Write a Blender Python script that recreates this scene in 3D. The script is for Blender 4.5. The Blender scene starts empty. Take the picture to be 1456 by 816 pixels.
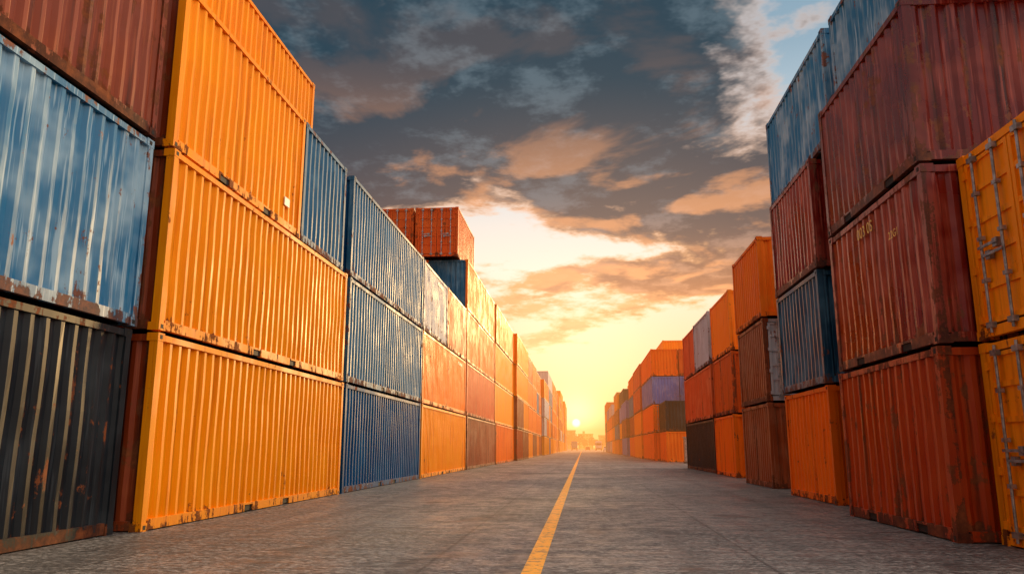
import bpy, math, random
from mathutils import Vector, noise as mnoise
random.seed(7)
S=1.074
HAZE=True
sc=bpy.context.scene
sc.view_settings.view_transform='Standard'
sc.view_settings.look='None'
sc.view_settings.exposure=0

# ------------------------------------------------------------ node helper
class NT:
    def __init__(s,t): s.t=t; t.nodes.clear()
    def new(s,ty,**kw):
        n=s.t.nodes.new(ty)
        for k,v in kw.items(): setattr(n,k,v)
        return n
    def link(s,a,b): s.t.links.new(a,b)
    def put(s,inp,v):
        if hasattr(v,'is_output'): s.link(v,inp)
        elif isinstance(v,(tuple,list)):
            if len(inp.default_value)==4 and len(v)==3: v=(*v,1)
            inp.default_value=v
        else: inp.default_value=v
    def m(s,op,a,b=0.0,c=None,clamp=False):
        n=s.new('ShaderNodeMath',operation=op,use_clamp=clamp)
        s.put(n.inputs[0],a); s.put(n.inputs[1],b)
        if c is not None: s.put(n.inputs[2],c)
        return n.outputs[0]
    def vm(s,op,a,b=None):
        n=s.new('ShaderNodeVectorMath',operation=op)
        s.put(n.inputs[0],a)
        if b is not None: s.put(n.inputs[1],b)
        return n.outputs['Value'] if op in('DOT_PRODUCT','LENGTH') else n.outputs[0]
    def mix(s,f,a,b,bt='MIX'):
        n=s.new('ShaderNodeMix',data_type='RGBA',blend_type=bt)
        s.put(n.inputs[0],f); s.put(n.inputs[6],a); s.put(n.inputs[7],b)
        return n.outputs[2]
    def ss(s,v,lo,hi,a=0.0,b=1.0):
        n=s.new('ShaderNodeMapRange',interpolation_type='SMOOTHSTEP')
        s.put(n.inputs[0],v); s.put(n.inputs[1],lo); s.put(n.inputs[2],hi)
        s.put(n.inputs[3],a); s.put(n.inputs[4],b)
        return n.outputs[0]
    def noise(s,vec,scale,detail=4,rough=.55,dist=0.0):
        n=s.new('ShaderNodeTexNoise')
        s.link(vec,n.inputs['Vector'])
        n.inputs['Scale'].default_value=scale; n.inputs['Detail'].default_value=detail
        n.inputs['Roughness'].default_value=rough; n.inputs['Distortion'].default_value=dist
        return n.outputs[0]
    def scale(s,vec,v):
        return s.vm('MULTIPLY',vec,v)
    def comb(s,x,y,z):
        n=s.new('ShaderNodeCombineXYZ')
        for i,v in enumerate((x,y,z)): s.put(n.inputs[i],v)
        return n.outputs[0]
    def sep(s,v):
        n=s.new('ShaderNodeSeparateXYZ'); s.link(v,n.inputs[0]); return n.outputs
    def ramp(s,f,stops):
        n=s.new('ShaderNodeValToRGB'); s.put(n.inputs[0],f)
        e=n.color_ramp.elements
        while len(e)<len(stops): e.new(.5)
        for i,(p,c) in enumerate(stops):
            e[i].position=p; e[i].color=(*c,1)
        return n.outputs[0]

def newmat(name):
    m=bpy.data.materials.new(name); m.use_nodes=True
    return m,NT(m.node_tree)

def paint(name,col,rust=.3,fade_glint=(.6,.6,.6),fade_glint_amt=.25,streak=(.05,.03,.02),stk=.4,rough=.42,spec=.3):
    m,n=newmat(name)
    out=n.new('ShaderNodeOutputMaterial'); b=n.new('ShaderNodeBsdfPrincipled')
    n.link(b.outputs[0],out.inputs[0])
    tc=n.new('ShaderNodeTexCoord').outputs['Object']
    rnd=n.new('ShaderNodeObjectInfo').outputs['Random']
    off=n.m('MULTIPLY',rnd,97.0)
    v=n.vm('ADD',tc,n.comb(off,off,off))
    z=n.sep(tc)[2]
    val=n.m('ADD',n.m('MULTIPLY',rnd,.22),.88)
    base=n.mix(1.0,col,n.comb(val,val,val),'MULTIPLY')
    big=n.noise(v,.9,3,.6)
    base=n.mix(n.m('MULTIPLY',n.ss(big,.42,.72),fade_glint_amt),base,fade_glint)
    st=n.noise(n.scale(v,(7,7,.28)),1.0,3,.65)
    base=n.mix(n.m('MULTIPLY',n.ss(st,.5,.70),stk),base,streak)
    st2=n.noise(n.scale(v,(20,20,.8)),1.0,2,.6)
    base=n.mix(n.m('MULTIPLY',n.ss(st2,.56,.66),fade_glint_amt),base,fade_glint)  # faded paint streaks; on the reds also painted glints
    rn=n.noise(v,2.6,6,.75)
    low=n.ss(z,.0,.40,.09,.0)
    rr=n.m('ADD',n.m('ADD',n.m('MULTIPLY',rn,.65),n.m('MULTIPLY',st,.35)),low)
    th=.665-rust*.22
    rm=n.ss(rr,th,th+.04)
    rcol=n.mix(n.ss(rn,.4,.75),(.045,.012,.006),(.26,.075,.022))
    base=n.mix(n.m('MULTIPLY',rm,.92),base,rcol)
    n.link(base,b.inputs['Base Color'])
    r=n.m('ADD',n.m('MULTIPLY',rm,.35),n.ss(big,.3,.7,rough-.06,rough+.12))
    n.link(r,b.inputs['Roughness'])
    b.inputs['Specular IOR Level'].default_value=spec
    return m
def simple(name,col,rough=.6,metal=0.0,var=.3,scale=6):
    m,n=newmat(name)
    out=n.new('ShaderNodeOutputMaterial'); b=n.new('ShaderNodeBsdfPrincipled')
    n.link(b.outputs[0],out.inputs[0])
    tc=n.new('ShaderNodeTexCoord').outputs['Object']
    f=n.noise(tc,scale,3,.6)
    dk=tuple(c*(1-var) for c in col)
    n.link(n.mix(n.ss(f,.35,.65),col,dk),b.inputs['Base Color'])
    b.inputs['Roughness'].default_value=rough; b.inputs['Metallic'].default_value=metal
    return m

P={};F={}
def reg(key,name,col,rust,fade_glint,fa,streak,stk,rough=.42,spec=.3,fr=.22):
    P[key]=paint(name,col,rust,fade_glint,fa,streak,stk,rough,spec)
    F[key]=paint(name+'_frame',tuple(c*.88 for c in col),min(.95,rust+fr),fade_glint,fa,streak,stk,rough+.05,spec)
reg('yellow','paint_yellow_orange',(1.0,.31,.0005),.21,(1.0,.42,.006),.35,(.44,.075,.002),.45,.52,.12,.14)
reg('yellow2','paint_yellow',(1.0,.31,.001),.22,(.98,.42,.015),.3,(.40,.08,.005),.4,.48,.18,.16)
reg('orange','paint_orange',(.93,.165,.003),.29,(.94,.28,.02),.3,(.28,.045,.005),.4,.5,.14,.18)
reg('orange2','paint_light_orange',(.97,.225,.006),.26,(.97,.36,.045),.35,(.36,.075,.01),.36,.5,.14,.18)
reg('rust_orange','paint_rust_orange',(.66,.095,.005),.42,(.70,.19,.03),.3,(.13,.025,.005),.5,.48,.2)
reg('red','paint_oxide_red',(.22,.010,.005),.50,(.60,.16,.10),.50,(.022,.003,.002),.78,.27,.5)  # pale streaks raised to paint in sky glints on the ridges
reg('maroon','paint_maroon',(.16,.008,.005),.50,(.52,.13,.09),.44,(.014,.002,.002),.78,.25,.5)  # pale streaks also stand in for reflected sky on the ribs
reg('redbrown','paint_red_brown',(.38,.034,.003),.52,(.55,.12,.02),.3,(.05,.008,.003),.72,.36,.3)
reg('rustdark_shade','paint_dark_rust_and_shade',(.24,.032,.005),.58,(.42,.10,.025),.3,(.03,.008,.004),.65,.5)  # dark rust paint; also the painted shade on yellow container ends
reg('blue','paint_steel_blue',(.010,.155,.34),.38,(.40,.60,.74),.72,(.22,.36,.46),.5,.38,.35)
reg('slate','paint_slate_blue',(.020,.12,.25),.26,(.24,.43,.58),.35,(.012,.045,.075),.5,.55,.14)
reg('greyblue','paint_grey_blue',(.035,.165,.31),.26,(.32,.50,.64),.32,(.02,.06,.10),.45,.55,.14)
reg('navy','paint_navy',(.001,.065,.20),.22,(.02,.16,.33),.35,(.002,.02,.06),.5,.55,.12)
reg('teal','paint_dark_teal',(.005,.062,.13),.26,(.10,.28,.42),.5,(.005,.020,.035),.55,.35,.4)
reg('charcoal','paint_charcoal',(.006,.011,.017),.38,(.12,.15,.18),.15,(.004,.004,.005),.5,.42,.24)
reg('brown','paint_brown',(.30,.06,.012),.44,(.48,.22,.11),.4,(.05,.014,.006),.5,.45)
reg('white','paint_white',(.50,.53,.58),.38,(.70,.73,.78),.4,(.32,.16,.08),.5,.55,.15)
reg('lavblue','paint_pale_blue',(.10,.18,.58),.28,(.45,.48,.72),.4,(.1,.1,.2),.4,.45)
reg('pink','paint_faded_red',(.68,.11,.022),.3,(.80,.30,.12),.4,(.2,.04,.015),.36,.5,.16)
STEEL=simple('galvanised_steel',(.42,.44,.46),.4,.7,.5,9)
BLACK=simple('rubber_and_recess_black',(.012,.011,.010),.8,0,.3)  # rubber and dark parts; also painted darkness in pockets and holes
LABEL=simple('label_white',(.72,.72,.70),.5,0,.25,3)
YMARK=simple('marking_yellow',(.85,.6,.12),.5,0,.3,5)
WMARK=simple('marking_white',(.62,.62,.60),.5,0,.4,9)

# ------------------------------------------------------------ mesh builder
class MB:
    def __init__(s): s.v=[];s.f=[];s.m=[]
    def box(s,x0,x1,y0,y1,z0,z1,mi=0):
        i=len(s.v)
        s.v+=[(x0,y0,z0),(x1,y0,z0),(x1,y1,z0),(x0,y1,z0),(x0,y0,z1),(x1,y0,z1),(x1,y1,z1),(x0,y1,z1)]
        s.f+=[(i,i+3,i+2,i+1),(i+4,i+5,i+6,i+7),(i,i+1,i+5,i+4),(i+1,i+2,i+6,i+5),(i+2,i+3,i+7,i+6),(i+3,i,i+4,i+7)]
        s.m+=[mi]*6
    def cyl(s,c,r,axis,l,mi=0,seg=10):
        i=len(s.v)
        for k in (0,1):
            for a in range(seg):
                t=2*math.pi*a/seg; u,w=r*math.cos(t),r*math.sin(t)
                p=[c[0],c[1],c[2]]
                p[axis]+=l*k; o=[q for q in range(3) if q!=axis]
                p[o[0]]+=u;p[o[1]]+=w
                s.v.append(tuple(p))
        for a in range(seg):
            b=(a+1)%seg
            s.f.append((i+a,i+b,i+seg+b,i+seg+a)); s.m.append(mi)
        s.f.append(tuple(range(i,i+seg))); s.m.append(mi)
        s.f.append(tuple(range(i+seg,i+2*seg))); s.m.append(mi)
    def corr(s,axis,t0,t1,plane,sgn,z0,z1,rows=1,dent=0.0,pitch=.28,depth=.045,mi=0,seed=0):
        n=max(2,round((t1-t0)/pitch)); p=(t1-t0)/n
        pts=[]
        for k in range(n):
            a=t0+k*p
            pts+=[(a,0),(a+.24*p,0),(a+.46*p,depth),(a+.78*p,depth)]
        pts.append((t1,0))
        i=len(s.v); N=len(pts)
        for r in range(rows+1):
            z=z0+(z1-z0)*r/rows
            for (t,d) in pts:
                dd=0
                if dent>0 and 0<r<rows:
                    q=mnoise.noise(Vector((t*.75+seed*3.1,z*.9,seed*7.7)))
                    dd=dent*q+dent*.5*mnoise.noise(Vector((t*2.4,z*2.1,seed*1.3)))
                o=plane-sgn*(d+.004+max(-.012,dd))
                s.v.append((o,t,z) if axis==1 else (t,o,z))
        for r in range(rows):
            for k in range(N-1):
                a=i+r*N+k
                q=(a,a+1,a+1+N,a+N)
                if (axis==1 and sgn<0) or (axis==0 and sgn>0): q=q[::-1]
                s.f.append(q); s.m.append(mi)
    def mesh(s,name,mats):
        me=bpy.data.meshes.new(name)
        me.from_pydata(s.v,[],s.f)
        for m in mats: me.materials.append(m)
        me.polygons.foreach_set('material_index',s.m)
        me.update()
        return me

def door_end(mb,W,H,y,s,em=0):
    def B(x0,x1,d0,d1,z0,z1,mi=None):
        if mi is None: mi=em
        a,b=y+s*d0,y+s*d1
        mb.box(x0,x1,min(a,b),max(a,b),z0,z1,mi)
    B(.12,W-.12,-.075,-.055,.15,H-.12,2)
    for (x0,x1) in ((.15,W/2-.012),(W/2+.012,W-.15)):
        B(x0,x0+.07,-.055,-.012,.18,H-.14); B(x1-.07,x1,-.055,-.012,.18,H-.14)
        zs=[.18+(H-.32)*k/5 for k in range(6)]
        for k in range(5):
            B(x0+.07,x1-.07,-.055,-.016,zs[k],zs[k]+.07)
            B(x0+.07,x1-.07,-.055,-.042,zs[k]+.07,zs[k+1])
        B(x0+.0701,x1-.0701,-.055,-.018,zs[5]-.05,zs[5]+.001)
        w=x1-x0
        for fx in (.25,.73):
            xx=x0+w*fx
            mb.cyl((xx,y+s*.022,.06),.019,2,H-.12,1,10)
            for zz in (.12,H-.19):
                B(xx-.07,xx+.07,-.014,.05,zz,zz+.07,1)
            for fz in (.28,.5,.74):
                B(xx-.05,xx+.05,-.016,.045,H*fz,H*fz+.05,1)
            zz=H*.42+ (.08 if fx<.5 else -.04)
            B(xx-.03 if fx<.5 else xx-.42,xx+.42 if fx<.5 else xx+.03,.045,.062,zz,zz+.035,1)
            B(xx+.30 if fx<.5 else xx-.40,xx+.40 if fx<.5 else xx-.30,-.016,.044,zz-.04,zz+.07,1)
        hx=(x0-.03,x0+.05) if x0<W/2-.3 else (x1-.05,x1+.03)
        for fz in (.1,.36,.62,.88):
            B(hx[0],hx[1],-.013,.02,H*fz-.05,H*fz+.05)

def cont_mesh(key,L,W,H,mat,ends=('c','c'),hi=False,seed=0,endmat=None,frame=None):
    mb=MB()
    pw=.13; FR=4
    for x in (0,W-.17):
        for y in (0,L-.18):
            for z in (0,H-.12):
                mb.box(x-.004,x+.174,y-.004,y+.184,z,z+.12,FR)
    for x in (.0,W-pw):
        for y in (.004,L-pw-.004):
            mb.box(x,x+pw,y,y+pw,.12,H-.12,FR)
    for y in (.05,L-.13):
        for z in (.03,H-.09):
            mb.box(-.0065,W+.0065,y,y+.07,z,z+.06,2)  # black blocks paint the dark of the casting holes
    for x in (.006,W-.076):
        mb.box(x,x+.07,.184,L-.184,H-.11,H-.02,FR)
    cuts=[]
    c=L/2
    for cc in (c-.95,c+.95):
        if L>4: cuts.append((cc-.18,cc+.18))
    for x in (.010,W-.09):
        y=.184
        for (a,b) in cuts:
            mb.box(x,x+.08,y,a,.02,.17,FR)
            mb.box(x+.02,x+.06,a,b,.03,.135,2)  # black plate paints the fork pocket as a dark recess
            mb.box(x+.001,x+.079,a,b,.135,.17,FR)
            y=b
        mb.box(x,x+.08,y,L-.184,.02,.17,FR)
    rows=7 if hi else 1; dent=.020 if hi else 0
    mb.corr(1,pw-.002,L-pw+.002,.020,-1,.15,H-.10,rows,dent,seed=seed)
    mb.corr(1,pw-.002,L-pw+.002,W-.020,1,.15,H-.10,rows,dent,seed=seed+5)
    mb.box(.05,W-.05,.05,L-.05,H-.06,H-.035)
    mb.box(.05,W-.05,.05,L-.05,.10,.14,2)
    for k,(yy,sg) in enumerate(((0.0,-1),(L,1))):
        em=3 if endmat else 0
        ya,yb=(yy+.01,yy+.09) if sg<0 else (yy-.09,yy-.01)
        mb.box(.174,W-.174,ya,yb,.02,.15,em); mb.box(.174,W-.174,ya,yb,H-.12,H-.02,em)
        if ends[k]=='d': 
            door_end(mb,W,H,yy,sg,em)
        else:
            mb.corr(0,pw-.002,W-pw+.002,yy-sg*.02,sg,.14,H-.11,rows,dent,mi=em,seed=seed+9)
    mats=[mat,STEEL,BLACK,endmat or mat,frame or mat]
    return mb.mesh(key,mats)
cache={}
def container(x,y,z,L,H,color,W=2.44,ends=('c','c'),hi=False,rot=0.0,endcol=None,jit=True):
    Lq=round(L,2)
    key=(Lq,round(H,2),color,ends,endcol) 
    if hi or key not in cache:
        me=cont_mesh('container_mesh',Lq,W,H,P[color],ends,hi,random.random()*50,P[endcol] if endcol else None,F[color])
        if not hi: cache[key]=me
    else: me=cache[key]
    o=bpy.data.objects.new('shipping_container',me)
    sc.collection.objects.link(o)
    jx=random.uniform(-.02,.02) if jit else 0
    o.location=(x+jx,y,z)
    o.rotation_euler=(0,0,rot+(math.radians(random.uniform(-.12,.12)) if jit else 0))
    return o
def marking(parent,text,loc,rot,size,mat):
    cu=bpy.data.curves.new('marking','FONT'); cu.body=text; cu.size=size; cu.extrude=.001
    cu.materials.append(mat)
    o=bpy.data.objects.new('code_marking',cu); sc.collection.objects.link(o)
    o.parent=parent; o.location=loc; o.rotation_euler=rot
    return o

W=2.44
TL=2.9; HL=2.86      # left: high-cube
TR=2.53; HR=2.49     # right: standard
XL=-5.83*S
def left(y0,y1,t,color,x=XL,**k):
    return container(x-W,y0*S,(t-1)*TL,(y1-y0)*S,HL,color,**k)
def right(y0,y1,t,color,x=4.35,**k):
    return container(x*S,y0*S,(t-1)*TR,(y1-y0)*S,HR,color,**k)

RZL=(math.pi/2,0,math.pi/2)
RZR=(math.pi/2,0,-math.pi/2)
# ---- left wall
c1=left(.9,9.98,1,'charcoal',x=XL-.22,hi=True)
c2=left(1.1,10.0,2,'blue',x=XL-.20,hi=True)
left(.9,9.98,3,'rustdark_shade',x=XL-.18,hi=True)
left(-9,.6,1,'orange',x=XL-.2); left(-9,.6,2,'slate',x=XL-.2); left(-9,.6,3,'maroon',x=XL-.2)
left(10.25,18.9,1,'yellow',hi=True,endcol='rustdark_shade')  # dark end colour paints the shade on the near face
left(10.25,18.75,2,'yellow',hi=True,x=XL-.02,endcol='rustdark_shade')  # end painted dark for its shaded side
c3=left(10.25,15.45,3,'yellow',hi=True,x=XL-.03,endcol='rustdark_shade')  # near end shade painted with the dark colour
left(15.55,18.5,3,'slate',hi=True,x=XL-.04)
left(13.0,19.2,4,'yellow',hi=True,x=-7.1*S)
cn=left(19.1,28.2,1,'navy',hi=True)
left(19.05,28.2,2,'greyblue',hi=True,endcol='navy')
left(19.0,28.1,3,'slate',hi=True,endcol='navy')
left(28.4,39.2,1,'yellow',hi=True)
c42=left(28.4,39.2,2,'orange2',hi=True)
c43=left(28.4,33.6,3,'white'); left(33.7,39.1,3,'pink')
left(39.5,52.3,1,'brown',x=XL+.05); left(39.5,52.3,2,'pink')
left(39.5,52.3,3,'orange'); left(39.5,52.3,4,'orange2',endcol='slate')
left(38.9,45.0,5,'rust_orange',x=-6.3*S,ends=('d','c')); left(38.9,45.0,5,'rust_orange',x=-6.3*S-W-.1,ends=('d','c'))
for t,c in enumerate(['orange','yellow2','yellow','orange2'],1):
    left(52.6,66.5,t,c,x=XL+random.uniform(-.05,.15),endcol='orange')
bounds=[66.8,81.3,98.3,113,129,147,168,190,213,238,262,285,308]
far=['orange','orange2','yellow','yellow2','rust_orange','pink','brown','redbrown','orange','orange2','greyblue','white','yellow2']
far2=['orange','orange','rust_orange','redbrown','orange2','yellow2','pink','greyblue','lavblue','white','brown','charcoal']
for i in range(len(bounds)-1):
    a,b=bounds[i],bounds[i+1]-.4
    nt=[4,4,4,4,5,5,5,5,6,5,6,6][i]
    xx=XL+random.uniform(-.3,.45)
    for t in range(1,nt+1):
        if b-a>13 and random.random()<.5:
            mid=(a+b)/2
            left(a,mid-.1,t,random.choice(far),x=xx); left(mid+.1,b,t,random.choice(far),x=xx)
        else: left(a,b,t,random.choice(far),x=xx+random.uniform(-.05,.05))
rows=[(0.9,9.98,3),(10.25,18.9,3),(19.1,28.2,3),(28.4,39.2,3),(39.5,52.3,4),(52.6,66.5,4)]
for a,b,nt in rows:
    for t in range(1,nt+1):
        left(a,b,t,random.choice(far),x=XL-W-.35)
for i in range(0,len(bounds)-1):
    a,b=bounds[i],bounds[i+1]-.4
    for t in range(1,[4,4,5,4,5,5,5,5,6,6,6,6][i]+1):
        left(a,b,t,random.choice(far),x=XL-W-.45)

# ---- right wall
r1=right(9.95,13.75,1,'redbrown',hi=True)
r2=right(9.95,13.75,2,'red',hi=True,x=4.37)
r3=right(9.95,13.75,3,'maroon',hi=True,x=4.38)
right(9.6,14.6,4,'blue',x=5.0,hi=True)
marking(r2,'003 0S',(-.006,2.6,HR-.42),RZR,.26,YMARK)
marking(r2,'22G1',(-.006,1.3,HR-.75),RZR,.17,YMARK)
for t,c in enumerate(['brown','rustdark_shade','maroon'],1):
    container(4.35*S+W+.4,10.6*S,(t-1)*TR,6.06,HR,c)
for t in (1,2):
    o=container(4.80*S,9.88*S,(t-1)*(TR-.0),6.06,HR,'yellow2',ends=('d','c'),hi=True,rot=-math.pi/2,jit=False)
# R2
right(16.1,19.5,1,'orange',x=4.86,hi=True)
right(16.1,19.5,2,'teal',x=4.84,hi=True)
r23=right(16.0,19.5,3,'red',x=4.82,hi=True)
right(14.9,19.8,4,'blue',x=4.95,hi=True)
# R3
right(22.3,25.9,1,'brown',x=5.1,hi=True)
right(22.3,25.9,2,'brown',x=5.08,hi=True,ends=('d','c'),endcol='white')
right(22.2,25.9,3,'orange',x=5.05,hi=True)
# R4
for t,c in enumerate(['orange','rust_orange','orange2'],1): right(30.0,34.3,t,c,x=5.55+.03*t)
# R5
right(34.8,44,1,'charcoal',x=5.62); right(34.8,44,2,'pink',x=5.6); right(34.8,39.3,3,'white',x=5.6); right(39.5,44,3,'pink',x=5.62)
for a,b,nt in [(16.1,21.5,3),(22.3,28,3),(29.5,35,3),(35.2,44,3)]:
    for t in range(1,nt+1):
        right(a,b,t,random.choice(far2),x=5.2+.05*nt+2.4+ (0.4 if a>29 else 0))
# R6
right(62,67.2,1,'orange',x=6.4); right(62,67.2,2,'charcoal',x=6.4)
right(62,67.2,1,'orange',x=8.8); right(62,67.2,2,'redbrown',x=8.8); right(62,67.2,3,'rust_orange',x=8.8)
for k in range(3):
    cols=[['orange','orange','lavblue','orange'],['rust_orange','orange','lavblue','rust_orange'],['redbrown','lavblue','orange','rust_orange']][k]
    for t in range(1,5):
        right(67.7,79.3,t,cols[t-1],x=5.95+k*2.36,ends=(random.choice('cd'),'c'))
rb=[79.8,91,102,114,127,141,156,172,190,208]
for i in range(len(rb)-1):
    a,b=rb[i],rb[i+1]-.4
    nt=[4,4,3,4,4,3,4,4,5][i]
    xx=5.65+random.uniform(-.2,.3)
    for r in range(2):
        for t in range(1,nt+1+r):
            right(a,b,t,random.choice(far2),x=xx+r*2.4)

lb=MB(); lb.box(.35,.95,-.012,.012,HR-.62,HR-.32)
me=lb.mesh('label',[LABEL]); o=bpy.data.objects.new('label_plate',me); sc.collection.objects.link(o); o.parent=r23; o.location=(0,-.004,0)
lb=MB(); lb.box(-.012,.006,0,.28,.5,.68)
me=lb.mesh('label2',[LABEL]); o=bpy.data.objects.new('label_plate_small',me); sc.collection.objects.link(o); o.parent=c3; o.location=(W-.005,4.6,0)
def codeL(c,L,txt,mat=WMARK): marking(c,txt,(W+.002,L-2.6,HL-.42),RZL,.2,mat)
codeL(c42,11.6,'TCNU 482016 7'); codeL(c43,5.6,'MRSU 300518 2',YMARK)

# ------------------------------------------------------------ ground
def sheet(name,x0,x1,y0,y1,z,mat):
    me=bpy.data.meshes.new(name)
    me.from_pydata([(x0,y0,z),(x1,y0,z),(x1,y1,z),(x0,y1,z)],[],[(0,1,2,3)])
    me.materials.append(mat)
    o=bpy.data.objects.new(name,me); sc.collection.objects.link(o); return o
def concrete(name,road=True):
    m,n=newmat(name)
    out=n.new('ShaderNodeOutputMaterial'); b=n.new('ShaderNodeBsdfPrincipled')
    n.link(b.outputs[0],out.inputs[0])
    tc=n.new('ShaderNodeTexCoord').outputs['Object']
    xyz=n.sep(tc); x,y=xyz[0],xyz[1]
    big=n.noise(tc,.25,4,.62)
    mid=n.noise(tc,2.6,5,.72)
    fine=n.noise(n.scale(tc,(12,18,1)),1.0,4,.8)
    per=3.23*S; XO=1.5*S+per/2+per*20; YO=2.0+5.6*20
    wob=n.m('MULTIPLY',n.m('SUBTRACT',mid,.5),.05)
    fx=n.m('DIVIDE',n.m('ADD',n.m('ADD',x,wob),XO),per); fy=n.m('DIVIDE',n.m('ADD',n.m('ADD',y,wob),YO),5.6)
    sid=n.comb(n.m('FLOOR',n.m('ADD',fx,.5)),n.m('FLOOR',n.m('ADD',fy,.5)),0.0)
    wn=n.new('ShaderNodeTexWhiteNoise',noise_dimensions='2D'); n.link(sid,wn.inputs['Vector'])
    sv=n.m('ADD',n.m('MULTIPLY',wn.outputs[0],.32),.80)
    base=n.mix(n.ss(big,.38,.62),(.190,.185,.180),(.092,.090,.089))
    base=n.mix(1.0,base,n.comb(sv,sv,sv),'MULTIPLY')
    base=n.mix(n.m('MULTIPLY',n.ss(mid,.46,.60),.6),base,(.038,.037,.037))
    base=n.mix(n.m('MULTIPLY',n.ss(mid,.46,.36),.35),base,(.28,.268,.255))
    base=n.mix(n.m('MULTIPLY',n.ss(fine,.50,.59),.75),base,(.36,.34,.32))
    base=n.mix(n.m('MULTIPLY',n.ss(fine,.49,.41),.85),base,(.010,.010,.010))
    tr=n.noise(n.scale(tc,(1.4,.03,1)),1.0,3,.6)
    base=n.mix(n.m('MULTIPLY',n.ss(tr,.5,.66),.45),base,(.040,.039,.039))
    pt=n.noise(tc,.7,3,.5,1.2)
    base=n.mix(n.m('MULTIPLY',n.ss(pt,.60,.66),.65),base,(.022,.021,.021))
    gv=n.noise(n.scale(tc,(1.0,8,1)),1.0,3,.78)
    base=n.mix(n.m('MULTIPLY',n.ss(gv,.48,.57),.55),base,(.024,.024,.024))
    def joint(f,pr,w):
        q=n.m('MULTIPLY',n.m('ABSOLUTE',n.m('SUBTRACT',n.m('FRACT',f),.5)),pr)
        return n.ss(q,w*.3,w,1.0,0.0)
    jt=n.m('MAXIMUM',joint(fx,per,.026),joint(fy,5.6,.034))
    jt=n.m('MULTIPLY',jt,n.ss(mid,.34,.58,.45,.90))
    vo=n.new('ShaderNodeTexVoronoi',feature='DISTANCE_TO_EDGE'); n.link(n.vm('ADD',tc,n.comb(n.m('MULTIPLY',mid,1.2),n.m('MULTIPLY',big,2.0),0)),vo.inputs['Vector']); vo.inputs['Scale'].default_value=.22
    ck=n.m('MULTIPLY',n.ss(vo.outputs[0],.0,.007,1.0,0.0),n.ss(big,.42,.52))
    jt=n.m('MAXIMUM',jt,n.m('MULTIPLY',ck,.75))
    base=n.mix(n.m('MULTIPLY',jt,.85),base,(.012,.012,.012))
    n.link(base,b.inputs['Base Color'])
    r=n.ss(n.m('ADD',n.m('MULTIPLY',mid,.6),n.m('MULTIPLY',big,.4)),.38,.62,.36,.62)
    n.link(r,b.inputs['Roughness'])
    b.inputs['Specular IOR Level'].default_value=.5
    bp=n.new('ShaderNodeBump'); bp.inputs['Strength'].default_value=.85; bp.inputs['Distance'].default_value=.018
    f2=n.noise(n.scale(tc,(12,18,1)),1.0,2,.7); g2=n.noise(n.scale(tc,(1.0,8,1)),1.0,2,.78)
    n.link(n.m('ADD',n.m('MULTIPLY',f2,.6),n.m('MULTIPLY',g2,.9)),bp.inputs['Height']); n.link(bp.outputs[0],b.inputs['Normal'])
    return m
sheet('ground',-2500,2500,-300,4000,0,simple('yard_asphalt',(.09,.085,.08),.8,0,.4,.3))
sheet('concrete_road',-14,16,-20,420,.004,concrete('concrete_slabs'))
m,n=newmat('worn_yellow_paint')
out=n.new('ShaderNodeOutputMaterial'); b=n.new('ShaderNodeBsdfPrincipled'); n.link(b.outputs[0],out.inputs[0])
tc=n.new('ShaderNodeTexCoord').outputs['Object']
w1=n.noise(tc,9,5,.75); w2=n.noise(n.scale(tc,(1.0,8,1)),1.0,3,.78)
ww=n.m('ADD',n.m('MULTIPLY',w1,.65),n.m('MULTIPLY',w2,.35))
n.link(n.mix(n.m('MULTIPLY',n.ss(ww,.49,.58),.75),(.94,.39,.01),(.16,.11,.07)),b.inputs['Base Color'])
b.inputs['Roughness'].default_value=.5
lx=-.48*S
sheet('yellow_lane_line',lx-.095,lx+.095,-18,400,.008,m)

# ------------------------------------------------------------ far end of the lane
def truck(x,y,color,face=1):
    mb=MB()
    mb.box(-.45,.45,-6.0,5.6,.75,.98,2)
    mb.box(-1.22,1.22,-6.2,3.0,1.15,3.75,0)
    for k in range(16):
        yy=-6.0+k*.56
        mb.box(-1.25,1.25,yy,yy+.12,1.2,3.7,0)
    mb.box(-1.2,1.2,3.5,5.5,.7,2.0,1); mb.box(-1.15,1.15,3.55,5.35,2.0,3.2,1)
    mb.box(-1.02,1.02,5.352,5.37,2.05,2.95,2); mb.box(-1.17,1.17,4.2,5.1,2.1,2.9,2)
    mb.box(-1.25,1.25,5.5,5.7,.45,.9,2); mb.box(-1.6,-1.3,5.0,5.1,2.1,2.8,2); mb.box(1.3,1.6,5.0,5.1,2.1,2.8,2)
    mb.box(-1.05,-.75,5.7,5.73,.95,1.2,3); mb.box(.75,1.05,5.7,5.73,.95,1.2,3)
    for yy in (-5.2,-4.0,-2.8,2.2,4.6):
        mb.cyl((-1.22,yy,.5),.5,0,.32,2,16); mb.cyl((.9,yy,.5),.5,0,.32,2,16)
    me=mb.mesh('truck',[P[color],P['white'],BLACK,LABEL])
    o=bpy.data.objects.new('semi_truck',me); sc.collection.objects.link(o)
    o.location=(x,y,.004); o.rotation_euler=(0,0,math.pi if face<0 else 0)
truck(6.4,330,'white',-1); truck(11.5,300,'rust_orange',-1); truck(-3.6,340,'greyblue',1)
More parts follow.
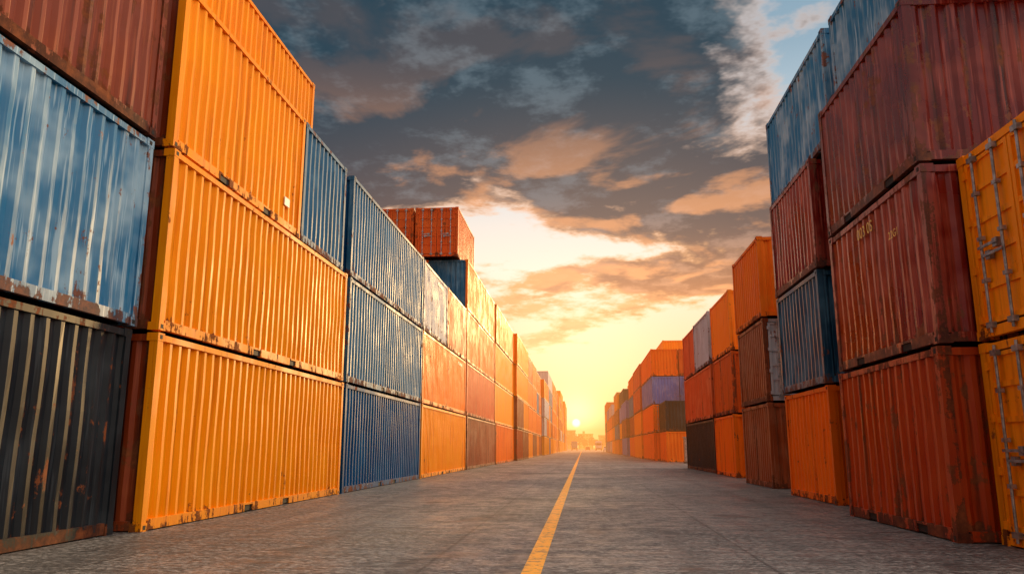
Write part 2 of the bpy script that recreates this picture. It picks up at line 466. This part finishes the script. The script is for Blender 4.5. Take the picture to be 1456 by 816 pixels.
def car(x,y,color):
    mb=MB()
    prof=[(-2.2,.35),(-2.2,.85),(-1.75,.98),(-1.25,1.42),(.35,1.45),(1.05,.98),(2.05,.85),(2.2,.6),(2.2,.35)]
    i=len(mb.v)
    for sx in (-.86,.86):
        for (a,z) in prof:
            k=.82 if z>1.2 else 1
            mb.v.append((sx*k,a,z))
    N=len(prof)
    for k in range(N):
        q=(k+1)%N; mb.f.append((i+k,i+q,i+N+q,i+N+k)); mb.m.append(1 if k in(2,4) else 0)
    mb.f.append(tuple(range(i,i+N))); mb.m.append(0); mb.f.append(tuple(range(i+N,i+2*N))); mb.m.append(0)
    for yy in (-1.35,1.4):
        mb.cyl((-.9,yy,.32),.32,0,.2,1,14); mb.cyl((.7,yy,.32),.32,0,.2,1,14)
    me=mb.mesh('car',[P[color],BLACK]); o=bpy.data.objects.new('parked_car',me); sc.collection.objects.link(o)
    o.location=(x,y,.004)
car(7.0,240,'white'); car(9.9,255,'charcoal'); car(1.9,320,'redbrown')

mb=MB(); mb.box(-.5,.5,-.4,.4,0,.1,2); mb.box(-.45,.45,-.35,.35,.1,1.9,0); mb.box(-.52,.52,-.42,.42,1.9,1.98,1); mb.box(-.3,.3,-.36,-.352,.3,1.6,1); mb.box(.18,.24,-.385,-.36,.9,1.1,2)
o=bpy.data.objects.new('utility_cabinet',mb.mesh('cab',[STEEL,STEEL,BLACK])); sc.collection.objects.link(o); o.location=(5.6*S+2.2,58*S,.004)

def building(x,y,w,d,h,fl):
    mb=MB(); mb.box(0,w,0,d,0,h,0); mb.box(-.3,w+.3,-.3,d+.3,h,h+.8,0)
    nx=int(w/4)
    for f in range(fl):
        for k in range(nx):
            x0=1+k*(w-2)/nx; mb.box(x0+.5,x0+2.6,-.05,.02,f*h/fl+1,f*h/fl+2.6,1)
    mb.box(w*.3,w*.45,d*.3,d*.6,h+.8,h+3.5,0)
    o=bpy.data.objects.new('office_building',mb.mesh('bld',[simple('facade',(.32,.28,.25),.8),BLACK])); sc.collection.objects.link(o); o.location=(x,y,0)
building(-32,640,26,16,14,5); building(14,700,34,18,11,4); building(52,600,30,18,22,6); building(-5,860,16,14,15,5); building(30,900,18,14,26,8)
mb=MB()
rnd=random.Random(3)
for k in range(70):
    cx=-110+k*3.4+rnd.uniform(-2,2); cy=560+rnd.uniform(-14,14); hh=rnd.uniform(6,12)
    mb.cyl((cx,cy,0),.25,2,hh*.5,1,6)
    for q in range(110):
        a=Vector((rnd.gauss(0,1),rnd.gauss(0,1),rnd.gauss(0,1))).normalized()*rnd.random()**.4
        p=Vector((cx+a.x*hh*.36,cy+a.y*hh*.36,hh*.65+a.z*hh*.36))
        u=Vector((rnd.uniform(-1,1),rnd.uniform(-1,1),rnd.uniform(-1,1))).normalized()*.6
        w=u.orthogonal().normalized()*.5
        i=len(mb.v); mb.v+=[tuple(p-u-w),tuple(p+u-w*.6),tuple(p+u+w),tuple(p-u*.7+w)]; mb.f.append((i,i+1,i+2,i+3)); mb.m.append(0)
o=bpy.data.objects.new('distant_trees',mb.mesh('trees',[simple('foliage',(.07,.09,.03),.8,0,.5,.5),simple('bark',(.1,.07,.05),.9)])); sc.collection.objects.link(o)

# ------------------------------------------------------------ haze
if HAZE:
    mb=MB(); mb.box(-500,500,46,1100,-1,24)
    hm=bpy.data.materials.new('glowing_haze'); hm.use_nodes=True; n=NT(hm.node_tree)
    out=n.new('ShaderNodeOutputMaterial')
    DEN=.0019
    va=n.new('ShaderNodeVolumeAbsorption'); va.inputs['Color'].default_value=(0,0,0,1); va.inputs['Density'].default_value=DEN
    ve=n.new('ShaderNodeEmission'); ve.inputs['Color'].default_value=(1.0,.34,.07,1); ve.inputs['Strength'].default_value=DEN*1.8  # emission stands in for low sunlight scattered by the haze
    ad=n.new('ShaderNodeAddShader'); n.link(va.outputs[0],ad.inputs[0]); n.link(ve.outputs[0],ad.inputs[1]); n.link(ad.outputs[0],out.inputs['Volume'])
    o=bpy.data.objects.new('glowing_haze',mb.mesh('haze',[hm])); sc.collection.objects.link(o)

# ------------------------------------------------------------ world
SUN_AZ=12.0; SUN_EL=10.0
w=bpy.data.worlds.new('World'); sc.world=w; w.use_nodes=True
w.cycles.sampling_method='MANUAL'; w.cycles.sample_map_resolution=512
n=NT(w.node_tree)
out=n.new('ShaderNodeOutputWorld'); bg=n.new('ShaderNodeBackground'); n.link(bg.outputs[0],out.inputs[0])
d=n.vm('NORMALIZE',n.new('ShaderNodeTexCoord').outputs['Generated'])
X,Y,Z=n.sep(d)
sky=n.new('ShaderNodeTexSky',sky_type='NISHITA',sun_disc=False)
sky.sun_elevation=math.radians(SUN_EL); sky.sun_rotation=math.radians(SUN_AZ)
nish=n.mix(1.0,sky.outputs[0],(.0013,.0013,.0013),'MULTIPLY')
zc=n.m('MAXIMUM',Z,0.0)
grad=n.ramp(zc,[(0.0,(.95,.36,.12)),(.06,(1.0,.50,.22)),(.13,(1.0,.72,.46)),(.22,(1.0,.90,.76)),(.34,(.60,.70,.76)),(.46,(.30,.43,.53)),(.6,(.16,.30,.42))])
sd=Vector((-.008,1,.030)).normalized()
dot=n.m('MAXIMUM',n.vm('DOT_PRODUCT',d,tuple(sd)),0.0)
gl0=n.m('MULTIPLY',n.m('POWER',dot,2500.0),2.5)
gl1=n.m('ADD',gl0,n.m('MULTIPLY',n.m('POWER',dot,150.0),1.1))
gl2=n.m('MULTIPLY',n.m('POWER',dot,24.0),.28)
disc=n.ss(dot,math.cos(math.radians(.36)),math.cos(math.radians(.10)),0.0,4.0)
den=n.m('ADD',zc,.13)
cp=n.comb(n.m('DIVIDE',X,den),n.m('DIVIDE',Y,den),0.0)
cp=n.vm('ADD',cp,(3.3,1.7,0.4))
c1n=n.noise(cp,1.5,6,.60,.3)
c2n=n.noise(n.vm('ADD',cp,(.03,-.14,.0)),1.5,3,.60,.3)
c3n=n.noise(cp,4.8,5,.66)
def blob(cx,cz,rx,rz,amp):
    a=n.m('DIVIDE',n.m('SUBTRACT',X,cx),rx); c=n.m('DIVIDE',n.m('SUBTRACT',Z,cz),rz)
    q=n.m('ADD',n.m('MULTIPLY',a,a),n.m('MULTIPLY',c,c))
    return n.ss(q,0.0,1.8,amp,0.0)
bias=n.ss(Z,.05,.20,-.13,.0)
for bl in [(-.22,.47,.36,.17,.23),(.17,.32,.19,.055,.21),(.04,.48,.2,.09,.16),(.02,.395,.14,.05,.11),(.29,.46,.13,.10,-.10),(.165,.365,.06,.018,-.12),
           (.11,.16,.17,.06,-.13),(-.11,.28,.08,.04,-.13),(-.04,.215,.14,.03,.14),(-.02,.30,.14,.05,.07),(.16,.205,.12,.018,.14)]:
    bias=n.m('ADD',bias,blob(*bl))
nz=n.m('ADD',n.m('MULTIPLY',c1n,1.05),n.m('MULTIPLY',c3n,.42))
dens=n.m('ADD',n.m('SUBTRACT',nz,.235),bias)
cov=n.ss(dens,.44,.56)
thick=n.ss(dens,.48,.62)
edge=n.mix(n.ss(Z,.16,.48),(1.0,.48,.18),(.70,.58,.53))
core=n.mix(n.ss(Z,.10,.28),(.62,.21,.065),(.022,.056,.084))
core=n.mix(n.ss(c3n,.48,.66),core,n.mix(n.ss(Z,.10,.32),(.90,.37,.14),(.092,.142,.178)))
lit=n.ss(n.m('SUBTRACT',c1n,c2n),.01,.10)
ccol=n.mix(thick,edge,core)
ccol=n.mix(n.m('MULTIPLY',lit,n.ss(Z,.18,.48,.8,.05)),ccol,(1.0,.43,.18))
skyc=n.mix(cov,grad,ccol)
g=n.m('ADD',gl1,gl2)
skyc=n.mix(1.0,skyc,n.mix(1.0,n.comb(g,g,g),(1.0,.60,.32),'MULTIPLY'),'ADD')
skyc=n.mix(1.0,skyc,nish,'ADD')
up=n.m('MULTIPLY',n.ss(Z,.58,.80),.9)
upc=n.mix(n.ss(X,-.4,.5),(.44,.44,.47),(3.9,3.3,2.75))  # added overhead brightness above the frame, strongest right, lights left wall
skyc=n.mix(up,skyc,upc)
rt=n.m('MULTIPLY',n.ss(X,.50,.85),n.ss(Z,.1,.4))
skyc=n.mix(n.m('MULTIPLY',rt,.85),skyc,(4.2,3.25,2.45))  # added out-of-frame bright zone on the right to light the left wall
bk=n.m('MULTIPLY',n.ss(Y,.35,-.3),n.ss(Z,.0,.25))
skyc=n.mix(n.m('MULTIPLY',bk,.5),skyc,(.60,.56,.54))  # added soft fill light behind the camera
skyc=n.mix(1.0,skyc,n.mix(1.0,n.comb(disc,disc,disc),(1.0,.85,.6),'MULTIPLY'),'ADD')
n.link(skyc,bg.inputs[0]); bg.inputs[1].default_value=1.0

# sun
L=bpy.data.lights.new('sun','SUN'); L.energy=5; L.angle=math.radians(3); L.color=(1,.62,.26)
so=bpy.data.objects.new('sun',L); sc.collection.objects.link(so)
az,el=math.radians(SUN_AZ),math.radians(SUN_EL)
dirv=Vector((math.sin(az)*math.cos(el),math.cos(az)*math.cos(el),math.sin(el)))
so.rotation_euler=(-dirv).to_track_quat('-Z','Y').to_euler()
so.location=(30,60,60)

# camera
cam=bpy.data.cameras.new('camera'); cam.lens=27.45; cam.sensor_width=36; cam.clip_end=6000; cam.clip_start=.05
co=bpy.data.objects.new('camera',cam); sc.collection.objects.link(co)
co.location=(0,0,1.18); co.rotation_euler=(math.radians(90+11.6),0,math.radians(5.09))
sc.camera=co
